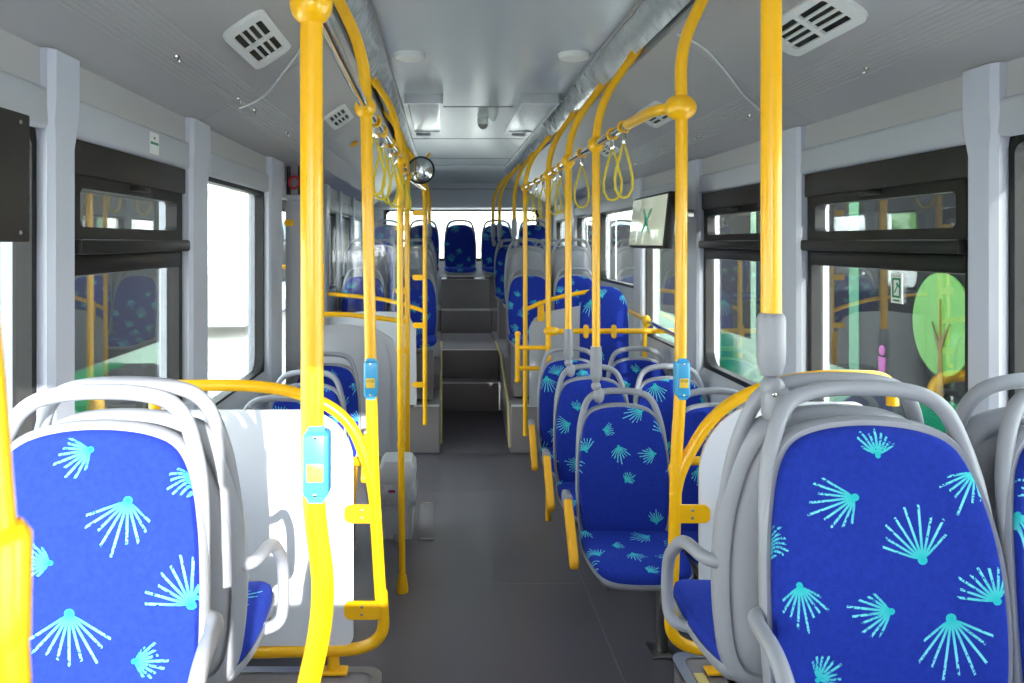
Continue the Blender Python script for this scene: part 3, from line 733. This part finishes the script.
# ------------------------------------------------------------ yellow guard frames with panels
def frame(side, label, plabel):
    if side < 0: xp, xl, xw, y = -.192, -.28, -.86, 2.5
    else: xp, xl, xw, y = .715, .80, 1.33, 2.5
    t = thing('guard_frame', label, 'guard frame', None, (xp, y, .41)); O = Vector((xp, y, .41)); s = side
    if s < 0: pts = [(-.90, y, 1.18), (-.90, y, 1.30), (-.52, y, 1.305), (-.30, y, 1.22), (-.228, y, 1.04), (-.2145, y, .95)]
    else: pts = [(1.405, y, 1.24), (1.40, y, 1.33), (1.10, y, 1.335), (.86, y, 1.24), (.745, y, 1.05), (.725, y, .96)]
    MB().tube([p-O for p in fillet(pts, [.07, .2, .2, .1], 8)], YR, 16).build('top_tube', 'yellow', t)
    low = [(xp, y, .66), (xp+ (.012 if s < 0 else -.01), y, .478), (xw, y, .462)]
    MB().tube([p-O for p in fillet(low, .14, 10)], YR, 16).build('bottom_tube', 'yellow', t)
    # second short bar looping back behind the pole
    MB().tube([p-O for p in fillet([((-.216 if s < 0 else .727), y+.004, 1.0), (xp+s*.04, y+.16, 1.02), (xp+s*.25, y+.18, 1.02)], .08)], .0145, 12).build('rear_bar', 'yellow', t)
    fx = xp+s*.15
    MB().tube([Vector((fx, y, .46))-O, Vector((fx, y, .41))-O], .019, 14).box(fx-O.x-.045, fx-O.x+.045, -.025, .025, -.004, .006, .004).build('foot', 'yellow', t)
    for z in (.905, .605):
        lg = MB().prism([(u, v) for u, v in rrect(*(sorted((xp-O.x, xp-O.x+s*.115))), z-.028-O.z, z+.028-O.z, .02)], 'Y', -.016, -.008).build('lug', 'yellow', t)
        for dz in (-.012, .012): MB().ball((s*.06, -.017, z+dz-O.z), .005, (1, .5, 1), 10).build('screw', 'steel', lg)
    # panel
    a, b_ = sorted((xl, xw)); rs = (.16, .05, .03, .03) if s < 0 else (.05, .22, .03, .03)
    po = MB().prism(rrect(a-O.x, b_-O.x, .49-O.z, 1.225-O.z+(.025 if s > 0 else 0), rs, 8), 'Y', -.006, .006).build('panel', 'panel', t)
    po['label'] = plabel
    return t
frame(-1, 'yellow tubular guard frame with white panel on left wheel arch', 'white laminate panel with rounded upper corner')
frame(1, 'yellow tubular guard frame with white panel on right wheel arch', 'white laminate panel mostly hidden by the seat shell')

# ------------------------------------------------------------ stop buttons
def stop_button(x, y, z, label):
    t = thing('stop_button', label, 'stop button', 'blue stop buttons on the yellow poles', (x, y, z))
    MB().box(-.0215, .0215, -.03, .018, -.055, .055, .008, 3).build('housing', 'blue', t)
    for q in (-1, 1): MB().prism([(-.018, q*.052), (.018, q*.052), (.012, q*.064), (-.012, q*.064)], 'Y', -.022, -.012).build('end_cap', 'blue', t)
    MB().box(-.014, .014, -.034, -.029, -.026, .004, .002).build('button', 'btn', t)
    for q in (-.048, .048): MB().ball((0, -.031, q), .0035, (1, .5, 1), 8).build('screw', 'chrome', t)
    text_mesh('STOP', .0105, Matrix.Translation((0, -.0345, -.005)) @ Matrix.Rotation(PI/2, 4, 'X'), 'button_text', 'ink', t)
    return t
stop_button(-.213, 1.36, 1.377, 'blue stop button box on the nearest left pole')
stop_button(-.224, 2.5, 1.325, 'blue stop button box on the left guard frame pole')
stop_button(.744, 2.5, 1.325, 'blue stop button box on the right guard frame pole')

# ------------------------------------------------------------ middle section partitions
def lug(parent, O, x, y, z, s=-1, w=.075):
    MB().prism(rrect(*sorted((x-O.x, x-O.x+s*w)), z-.022-O.z, z+.022-O.z, .02), 'Y', y-O.y-.02, y-O.y-.012).build('lug', 'yellow', parent)
t = thing('partition', 'grey curved-top partition with glass pane before the middle door', 'partition', None, (-.6, 5.05, .25)); O = Vector((-.6, 5.05, .25))
top = [(-.945, 1.19), (-.80, 1.225), (-.60, 1.23), (-.42, 1.20), (-.32, 1.14), (-.29, 1.04), (-.29, .40), (-.945, .40)]
MB().prism([(x-O.x, z-O.z) for x, z in top], 'Y', -.012, .012).build('lower_panel', 'pgrey', t)
ins = [(-.915, 1.15), (-.80, 1.18), (-.60, 1.185), (-.44, 1.155), (-.36, 1.10), (-.335, 1.0), (-.335, .45), (-.915, .45)]
MB().prism([(x-O.x, z-O.z) for x, z in ins], 'Y', -.018, -.010).build('raised_field', 'pgrey', t)
MB().tube([Vector(p)-O for p in ((-.95, 5.02, 1.30), (-.6, 5.02, 1.295), (-.235, 5.09, 1.245))], .016, 12).build('cross_bar', 'yellow', t)
MB().box(-.60-O.x, -.30-O.x, .0, .006, 1.31-O.z, 2.02-O.z, .002).build('glass_pane', 'clear', t)
for z in (1.84, 1.44, 1.06, .46): lug(t, O, -.23, 5.1, z)
MB().prism(rrect(-.83-O.x, -.785-O.x, 1.20-O.z, 1.41-O.z, .02), 'Y', -.055, -.035).build('bar_bracket', 'yellow', t)
t = thing('door_post_panel', 'tall narrow grey panel beside the middle door with yellow lug', 'panel', None, (-.9, 4.80, .1))
MB().prism(rrect(-.045, .07, .35, 1.90, .02), 'Y', 0, .03).build('board', 'pgrey', t)
MB().prism(rrect(-.02, .045, 1.0, 1.86, .03), 'Y', -.006, .002).build('raised_field', 'pgrey', t)
MB().prism(rrect(-.05, .01, 1.745, 1.785, .019), 'Y', -.022, -.005).build('lug', 'yellow', t)
# rear platform partition left
t = thing('partition', 'grey partition in front of left rear platform with glass above', 'partition', None, (-.6, 6.4, .42)); O = Vector((-.6, 6.4, .42))
top = [(-.95, 1.16), (-.60, 1.20), (-.38, 1.19), (-.27, 1.15), (-.215, 1.06), (-.21, .45), (-.95, .45)]
MB().prism([(x-O.x, z-O.z) for x, z in top], 'Y', -.012, .012).build('lower_panel', 'pgrey', t)
MB().tube([p-O for p in fillet([(-.95, 6.38, 1.34), (-.50, 6.38, 1.30), (-.26, 6.36, 1.24), (-.15, 6.35, 1.20)], .1)], .0165, 12).build('cross_bar', 'yellow', t)
MB().box(-.93-O.x, -.20-O.x, .0, .006, 1.36-O.z, 1.98-O.z, .002).build('glass_pane', 'clear', t)
for z in (1.98, 1.47, 1.09, .62): lug(t, O, -.143, 6.35, z, -1, .10)
# right partition behind wheelchair bay
t = thing('partition', 'pale grey partition in front of right rear platform', 'partition', None, (.9, 6.3, .42)); O = Vector((.9, 6.3, .42))
top = [(.68, .46), (.68, 1.08), (.72, 1.15), (.80, 1.20), (1.10, 1.25), (1.40, 1.27), (1.40, .46)]
MB().prism([(x-O.x, z-O.z) for x, z in top], 'Y', -.012, .012).build('lower_panel', 'pgrey', t)
MB().tube([p-O for p in fillet([(.64, 6.22, 1.225), (.85, 6.25, 1.31), (1.15, 6.27, 1.365), (1.30, 6.28, 1.375)], .15)], .0165, 12).build('cross_bar', 'yellow', t)
MB().prism(rrect(.74-O.x, .79-O.x, 1.13-O.z, 1.29-O.z, .015), 'Y', -.05, -.035).build('lug', 'yellow', t)
# wheelchair bay
t = thing('wheelchair_bay_cushion', 'tall narrow dark blue patterned wheelchair backrest behind the horizontal yellow bar', 'cushion', None, (1.11, 5.5, .3))
MB().rings([[(x*s, o_, .62+(z-.62)*s) for x, z in smooth_poly([(-.14, .15), (.14, .15), (.165, .2), (.165, .95), (.15, 1.05), (.10, 1.12), (0, 1.14), (-.10, 1.12), (-.15, 1.05), (-.165, .95), (-.165, .2)], 2)] for s, o_ in ((1, .04), (1.02, .02), (1.0, -.01), (.96, -.025), (.8, -.03), (.3, -.03))]).build('pad', 'fabric', t)
kids(t)[0]['fabric_shift'] = .21
MB().box(-.06, .06, .03, .06, 0, .95, .01).build('mount', 'steel', t)
t = thing('horizontal_bar', 'horizontal yellow bar across the wheelchair bay from pole to wall rail', 'rail', None, (.66, 5.03, 1.19))
MB().tube([(.03, 0, 0), (.79, .0, .0)], .0165, 14).build('tube', 'yellow', t)
for x in (.235, .41): MB().prism(rrect(x-.016, x+.016, -.042, .042, .015), 'Y', -.026, -.015).build('lug', 'yellow', t)
t = thing('wall_rail', 'chrome and yellow rail along the right wall below the third window', 'rail', None, (1.37, 5.0, 1.19))
MB().tube([(.0, .9, .05), (.0, .35, .03)], .0155, 12).build('yellow_end', 'yellow', t)
MB().tube([(.0, .35, .03), (.0, -.34, .01)], .0145, 12).build('rail_tube', 'chrome', t)
MB().tube([(-.02, .35, .03), (-.02, .35, -.55)], .015, 12).ball((-.01, .35, .03), .03, (1, 1, 1.4)).build('post', 'yellow', t)
t = thing('aisle_grab_bar', 'yellow D-shaped grab handle projecting into the aisle from the right pole', 'grab bar', None, (.62, 5.06, 1.0))
b = MB().tube([(-.15, -.02, .17), (-.15, -.02, -.12)], .015, 14)
b.build('bar', 'yellow', t)
for z in (.085, -.045): MB().tube([(-.15, -.02, z), (.042, -.03, z)], .014, 12).build('arm', 'yellow', t)
for z in (.17, -.12): MB().ball((-.15, -.02, z), .019).build('end_ball', 'yellow', t)

# ------------------------------------------------------------ bin
t = thing('waste_bin', 'grey plastic pedal bin with clear liner standing on the floor by the left partition', 'bin', None, (-.27, 4.82, 0))
def taper(w0, d0, z0, w1, d1, z1): return [[(x, y, z0) for x, y in rrect(-w0, w0, -d0, d0, .02)], [(x, y, z1) for x, y in rrect(-w1, w1, -d1, d1, .025)]]
MB().rings(taper(.088, .11, .0, .103, .13, .25)).build('bin_body', 'bin', t)
R = []
for z, g in ((.20, .0), (.215, .006), (.26, .010), (.30, .006), (.335, .002), (.34, -.01)):
    R.append([(x*(1+.02*math.sin(k*2.3+z*30)), y*(1+.02*math.sin(k*1.7+z*44)), z) for k, (x, y) in enumerate(rrect(-.103-g, .103+g, -.13-g, .13+g, .025))])
MB().rings(R).build('bin_liner', 'bag', t)
MB().rings(taper(.105, .132, .335, .108, .135, .35)+taper(.105, .13, .42, .085, .11, .455)).build('bin_lid', 'bin', t, 30)
MB().box(-.02, .02, -.16, -.10, .0, .05, .008).build('foot_pedal', 'grey', t)
MB().box(-.05, -.01, -.146, -.144, .285, .30).build('sticker', 'magenta', t)

# ------------------------------------------------------------ ceiling fixtures
for i, (x0, x1) in enumerate(((-.245, 0), (.49, .735))):
    t = thing('ceiling_light', ['square ceiling light with ribbed lens on the left of the ceiling', 'square ceiling light with ribbed lens on the right of the ceiling'][i], 'ceiling light', 'ribbed ceiling lights', ((x0+x1)/2, 5.7, 2.62))
    h = (x1-x0)/2
    MB().plate(rrect(-h, h, -.68, .68, .02), rrect(-h+.022, h-.022, -.64, .64, .015), 'Z', 0.0, .06).build('housing', 'ceil', t)
    b = MB(); 
    b.box(-h+.02, h-.02, -.642, .642, .012, .03)
    for k in range(14): b.box(-h+.024+k*(2*h-.06)/13, -h+.030+k*(2*h-.06)/13, -.63, .63, .006, .014)
    b.build('lens', 'lens', t, smooth=False)
for L, x in (('round white disc fixture on ceiling at left', -.165), ('round white disc fixture on ceiling at right', .645)):
    t = thing('ceiling_disc', L, 'ceiling fixture', 'round white ceiling discs', (x, 3.95, 2.65))
    MB().lathe([(.055, 0), (.07, .006), (.077, .02), (.078, .031)], (0, 0, 0), 28).build('cover', 'white', t)
for L, x in (('small dark round speaker hanging below left ceiling light', -.16), ('small dark round speaker hanging below right ceiling light', .62)):
    t = thing('ceiling_speaker', L, 'speaker', 'small ceiling speakers', (x, 6.55, 2.62))
    MB().lathe([(.05, 0), (.062, .008), (.055, .02), (.02, .06)], (0, 0, 0), 22).build('grille', 'grey', t)
t = thing('sensor_dome', 'small grey dome sensor on ceiling, lower one, with dark ball', 'sensor', None, (.30, 6.0, 2.60))
MB().lathe([(.04, .03), (.042, .08)], (0, 0, 0), 20).build('base', 'white', t); MB().ball((0, 0, .03), .036).build('dome', 'steel', t)
t = thing('sensor_dome', 'pale pointed sensor on ceiling, upper one, just before the joint', 'sensor', None, (.345, 5.55, 2.60))
MB().lathe([(.010, -.012), (.024, .005), (.034, .04), (.036, .08)], (0, 0, 0), 20).build('cover', 'white', t)

# ------------------------------------------------------------ air vents and studs on the ducts
def on_duct(side, h, y, off=0):
    n = Vector((X(side, h+.01)-X(side, h-.01), 0, duct_z(h+.01)-duct_z(h-.01))).normalized()   # along slope
    nn = Vector((n.z, 0, -n.x))
    if nn.z > 0: nn = -nn
    p = Vector((X(side, h), y, duct_z(h)))
    m = Matrix((n, Vector((0, 1, 0)), nn)).transposed().to_4x4(); m.translation = p + nn*off
    return m
def vent(side, h, y, label, sc=1.0):
    m = on_duct(side, h, y)
    t = thing('air_vent', label, 'vent', 'grey air vents on the ceiling ducts', m.translation); R_ = m.to_3x3().to_4x4()
    def put(mb): bmesh.ops.transform(mb.bm, matrix=R_, verts=mb.bm.verts); return mb
    a, b_ = .074*sc, .235*sc      # half sizes across the slope and along the bus
    put(MB().plate(rrect(-a, a, -b_, b_, .045*sc), rrect(-a*.66, a*.66, -b_*.74, b_*.74, .012*sc), 'Z', -.004, .011)).build('surround', 'white', t)
    put(MB().box(-a*.70, a*.70, -b_*.76, b_*.76, -.001, .002)).build('backing', 'black', t, smooth=False)
    f = MB(); f.box(-a*.7, a*.7, -.013, .013, .001, .011)
    for k in range(1, 4): xx = -a*.66+k*a*1.32/4; f.box(xx-.0042*sc, xx+.0042*sc, -b_*.74, b_*.74, .001, .010)
    put(f).build('louvre', 'white', t, smooth=False)
vent(-1, .835, 2.58, 'large grey air vent on left duct, nearest one')
vent(1, .845, 2.36, 'large grey air vent on right duct, behind the thick front pole')
vent(-1, .80, 4.3, 'far air vent on left duct, half behind the nearest pole', .9)
vent(1, .84, 4.05, 'air vent on right duct hidden behind the big ball joint', .9)
vent(1, .86, 5.4, 'farthest air vent on right duct behind the chrome rail', .9)
for i, (s, h, y, L) in enumerate(((-1, 1.016, 2.33, 'chrome stud nearest on left duct'), (-1, 1.014, 3.02, 'chrome stud on left duct, left of the close pair'), (-1, 1.015, 3.28, 'chrome stud on left duct, right of the close pair'),
       (-1, 1.013, 3.96, 'chrome stud farthest on left duct'), (1, 1.042, 2.42, 'chrome stud on right duct right of the thick pole'), (1, 1.039, 3.34, 'chrome stud on right duct left of the thick pole'), (1, 1.035, 4.0, 'chrome stud on right duct beside the big ball joint'), (1, 1.035, 4.66, 'chrome stud on right duct above the monitor'), (1, 1.035, 5.3, 'chrome stud farthest on right duct'))):
    m = on_duct(s, h, y); t = thing('duct_stud', L, 'stud', 'chrome studs on the ducts', m.translation)
    mb = MB().lathe([(.010, 0), (.009, .004), (.004, .005), (.004, .014), (.007, .016), (.005, .02)], (0, 0, 0), 12)
    bmesh.ops.transform(mb.bm, matrix=m.to_3x3().to_4x4(), verts=mb.bm.verts); mb.build('stud_body', 'chrome', t)
def cable(side, pts, label):
    P = [on_duct(side, h, y, .006).translation for h, y in pts]
    o = MB().tube(fillet(P, .1), .0045, 8).build('cable', 'white'); tag(o, label, 'cable')
cable(-1, [(.66, 2.72), (.76, 2.90), (.83, 2.99), (.93, 3.14), (.985, 3.16), (1.04, 3.13)], 'thin pale cable curving over the left duct by the vent')
cable(1, [(.644, 3.0), (.718, 2.95), (.808, 3.0), (.94, 3.14), (1.03, 3.20)], 'thin pale cable curving over the right duct by the big ball joint')
t = thing('duct_grip', 'small amber oval latch on the left duct beyond the second vent', 'latch', None, on_duct(-1, .83, 5.3).translation)
mb = MB().ball((0, 0, .004), .06, (.5, 1, .2), 16); bmesh.ops.transform(mb.bm, matrix=on_duct(-1, .83, 5.3).to_3x3().to_4x4(), verts=mb.bm.verts); mb.build('latch_body', 'ypad', t)

# ------------------------------------------------------------ small fittings
# board over the front left window
t = thing('window_board', 'dark grey board screwed over the upper window at far left', 'board', None, (X(-1, 1.15), 1.27, 1.75))
MB().box(-.012, .012, -.5, .47, 0, .275, .003).build('board', 'board', t)
for y in (.43,):
    for z in (.02, .255): MB().ball((.013, y, z), .005, (.5, 1, 1), 8).build('screw', 'steel', t)
# label on left header
t = thing('header_label', 'small white notice stuck on the left header above the hopper window', 'label', None, (X(-1, XP+.004), 2.56, 2.065))
MB().box(-.001, .001, -.04, .04, -.034, .034).build('paper', 'white', t, smooth=False)
MB().box(.001, .0016, -.034, .034, -.004, .004).build('green_line', 'green', t, smooth=False)
text_mesh('nr', .016, Matrix.Translation((.0015, 0, .018)) @ Matrix.Rotation(PI/2, 4, 'Z') @ Matrix.Rotation(PI/2, 4, 'X'), 'lettering', 'ink', t)
# emergency exit sticker on the right window
def sticker(y, z, label, x):
    t = thing('exit_sticker', label, 'sticker', None, (x, y, z))
    MB().box(-.001, .001, -.032, .032, -.048, .048).build('paper', 'white', t, smooth=False)
    MB().plate(rrect(-.024, .024, -.030, .034, .002), rrect(-.016, .016, -.023, .027, .002), 'X', -.0018, -.001).build('border', 'green', t, smooth=False)
    h = MB(); rot = Matrix.Rotation(.6, 4, 'X')
    h.box(-.002, -.001, -.002, .002, -.018, .014, mtx=rot); h.box(-.002, -.001, -.011, .009, .010, .018, mtx=rot); h.build('hammer_mark', 'green', t, smooth=False)
    h = MB().box(-.002, -.001, -.017, .017, -.042, -.036).box(-.002, -.001, -.02, .02, .039, .0405); h.build('caption_bar', 'green', t, smooth=False)
sticker(2.585, 1.60, 'green and white emergency exit sticker on the front right window', X(1, XG+.016))
sticker(3.66, 1.60, 'green and white emergency exit sticker on the second right window beside the pole', X(1, XG+.016))
t = thing('wheelchair_sticker', 'small blue round sticker low on the second right window', 'sticker', None, (X(1, XG+.016), 3.62, 1.33))
MB().lathe([(.03, -.001), (.03, .001)], (0, 0, 0), 20, 'X').build('disc', 'blue', t)
# monitor
t = thing('passenger_monitor', 'wide passenger monitor hung on the right below the header, teal mark on pale screen', 'monitor', None, (1.155, 4.5, 1.865))
t.rotation_euler = (0, math.radians(6), 0)
MB().box(-.006, .045, -.38, .38, -.15, .15, .012).build('housing', 'black', t)
MB().box(-.012, -.004, -.365, .365, -.135, .135, .002).build('screen', 'screen', t)
for q in (-1, 1): MB().prism([(q*-.085-.02, -.065), (q*-.085+.02, -.065), (q*.0+.022, .0), (q*.085+.02, .07), (q*.085-.02, .07), (q*.0-.022, .0)], 'X', -.0135, -.0118).build('screen_mark', 'teal', t, smooth=False)
for y in (-.2, .2): MB().box(.04, .20, y+.03, y+.07, .04, .08, .004).build('hanger', 'steel', t)
# mirror
t = thing('convex_mirror', 'round black-rimmed convex mirror hanging over the middle door at left', 'mirror', None, (-.145, 5.25, 2.22))
rx = Matrix.Rotation(.10, 4, 'Z')
mb = MB().lathe([(.02, .05), (.07, .03), (.088, .0), (.092, -.008), (.086, -.012)], (0, 0, 0), 32, 'Y'); mb.build('rim', 'black', t)
MB().lathe([(.084, -.009), (.075, -.016), (.055, -.024), (.03, -.029), (.003, -.031)], (0, 0, 0), 32, 'Y').build('mirror_glass', 'mirror', t)
MB().tube([(0, .03, .0), (.02, .04, .07), (.06, .05, .115)], .009, 8).build('mirror_arm', 'yellow', t)
# door emergency gear box
t = thing('door_release', 'open recess with black cylinders and a red ring above the door post at left', 'door gear', None, (-.88, 4.72, 2.03))
MB().box(-.08, .16, .05, .07, -.0, .17).build('recess_back', 'grey', t)
for x in (-.03, .035): MB().tube([(x, .0, 0), (x, .0, .17)], .012, 12).build('cylinder', 'black', t)
MB().tube([(.005+.028*math.cos(a), -.02, .07+.035*math.sin(a)) for a in [2*PI*k/20 for k in range(20)]], .007, 8, True).build('release_ring', 'red', t)
MB().box(.1, .13, -.01, .02, .02, .15, .004).build('red_handle', 'red', t)

# floor hatch by the bin
t = thing('floor_hatch', 'small grey hatch plate set in the aisle floor beside the bin', 'hatch', None, (-.12, 5.0, 0))
MB().box(-.03, .06, -.3, .35, 0, .004, .001).build('plate', 'riser', t)
for y in (-.3, .35): MB().box(-.02, .065, y-.01, y+.01, .003, .009, .002).build('trim_strip', 'alu', t)

# ------------------------------------------------------------ outside: parked buses, building, trees
def bus(label, xf, y0, y1, side, lower, decor=True, h=2.75):
    w = 2.4; xo = xf+side*w; t = thing('parked_bus', label, 'bus', None, (xf+side*w/2, (y0+y1)/2, -.35)); O = t.location.copy()
    def R(a, b_): return sorted((a-O.x, b_-O.x))
    a, b_ = R(xf, xo)
    MB().prism(rrect(a, b_, .30, h+.35, (.22, .22, .05, .05)), 'Y', y0-O.y, y1-O.y).build('body', lower, t)
    g0, g1 = R(xf-side*.012, xf+side*.02)
    MB().box(g0, g1, y0+.3-O.y, y1-.3-O.y, 1.05, 2.75).build('glazing', 'bus_glazing', t, smooth=False)
    k0, k1 = R(xf-side*.018, xf-side*.006)
    y = 6.49 if side > 0 else y0+1.2
    while y < y1-.4:
        MB().box(k0, k1, y-.075-O.y, y+.075-O.y, 1.05, 2.75).build('window_post', lower, t, smooth=False); y += 2.1
    if decor:
        e0, e1 = R(xf-side*.028, xf-side*.013); y = 5.34; zc = 1.55
        MB().prism([(y-O.y+.32*math.cos(q), zc+.345*math.sin(q)) for q in [2*PI*i/32 for i in range(32)]], 'X', e0, e1).build('tree_film', 'bus_lime', t, smooth=False)
        e0, e1 = R(xf-side*.036, xf-side*.026)
        MB().prism([(y-O.y-.04, .98), (y-O.y-.012, 1.38), (y-O.y-.10, 1.56), (y-O.y-.01, 1.45), (y-O.y, 1.72), (y-O.y+.010, 1.43), (y-O.y+.09, 1.56), (y-O.y+.014, 1.36), (y-O.y+.04, .98)], 'X', e0, e1).build('trunk_film', 'bus_brown', t, smooth=False)
        yy = 6.05-O.y
        MB().ball((e0+.005, yy, 1.28), .04, (.2, 1, 1), 12).prism([(yy-.045, 1.23), (yy+.045, 1.23), (yy+.035, 1.1), (yy+.08, .9), (yy+.04, .9), (yy, 1.05), (yy-.04, .9), (yy-.08, .9), (yy-.035, 1.1)], 'X', e0, e1).build('figure_film', 'bus_purple', t, smooth=False)
    for y in (y0+2.0, y1-2.4):
        MB().lathe([(.0, 0), (.45, 0), (.48, .04), (.48, .28), (.2, .30)] if side < 0 else [(.2, -.30), (.48, -.28), (.48, -.04), (.45, 0), (.0, 0)], (xf-O.x+side*(.02 if side > 0 else .02)+(-.0), y-O.y, .48), 24, 'X').build('wheel', 'tyre', t)
    return t
bus('dark-glazed green bus with lime tree film parked outside the right windows', 3.35, 3.9, 12.6, 1, 'bus_green')
bus('dark-glazed green bus parked outside the left windows', -3.0, 5.2, 9.9, -1, 'bus_green', False)
bus('white bus parked far off beyond the right rear windows', 4.6, 19, 29, 1, 'bus_white', False)
bus('white bus parked far off beyond the left windows', -4.2, 17, 28, -1, 'bus_white', False)
# distant building
t = thing('depot_building', 'long pale depot building far outside behind the parked buses', 'building', None, (0, 60, -.35))
MB().box(-45, 30, 0, 8, 0, 6.0).build('wall', 'render', t, smooth=False)
for k in range(14): MB().box(-42+k*5.1, -39+k*5.1, -.06, 0, 1.8, 3.6).build('window', 'bldglass', t, smooth=False)
MB().box(-45.4, 30.4, -.4, 8.4, 6.0, 6.4).build('roof', 'bus_white', t, smooth=False)
def tree(x, y, h, label):
    t = thing('tree', label, 'tree', None, (x, y, -.35)); rnd = random.Random(int(x*7+y))
    MB().tube([(0, 0, 0), (.1, 0, h*.45), (0, .1, h*.7)], [.22, .16, .08], 10).build('trunk', 'bark', t)
    b = MB()
    for k in range(22):
        c = Vector((rnd.uniform(-1, 1), rnd.uniform(-1, 1), rnd.uniform(-.7, .9)))*h*.26 + Vector((0, 0, h*.68))
        g = bmesh.ops.create_icosphere(b.bm, subdivisions=3, radius=h*rnd.uniform(.10, .17))['verts']
        for v in g: v.co += v.co.normalized()*rnd.uniform(-.1, .12)*h*.35*.3; v.co += c
    b.build('crown', 'leaf', t)
tree(-9, 24, 6, 'green leafy tree outside beyond the left windows')
tree(9.5, 26, 6, 'green leafy tree outside beyond the right rear windows')
tree(-13, 16, 6.5, 'tall green tree far outside on the left side')
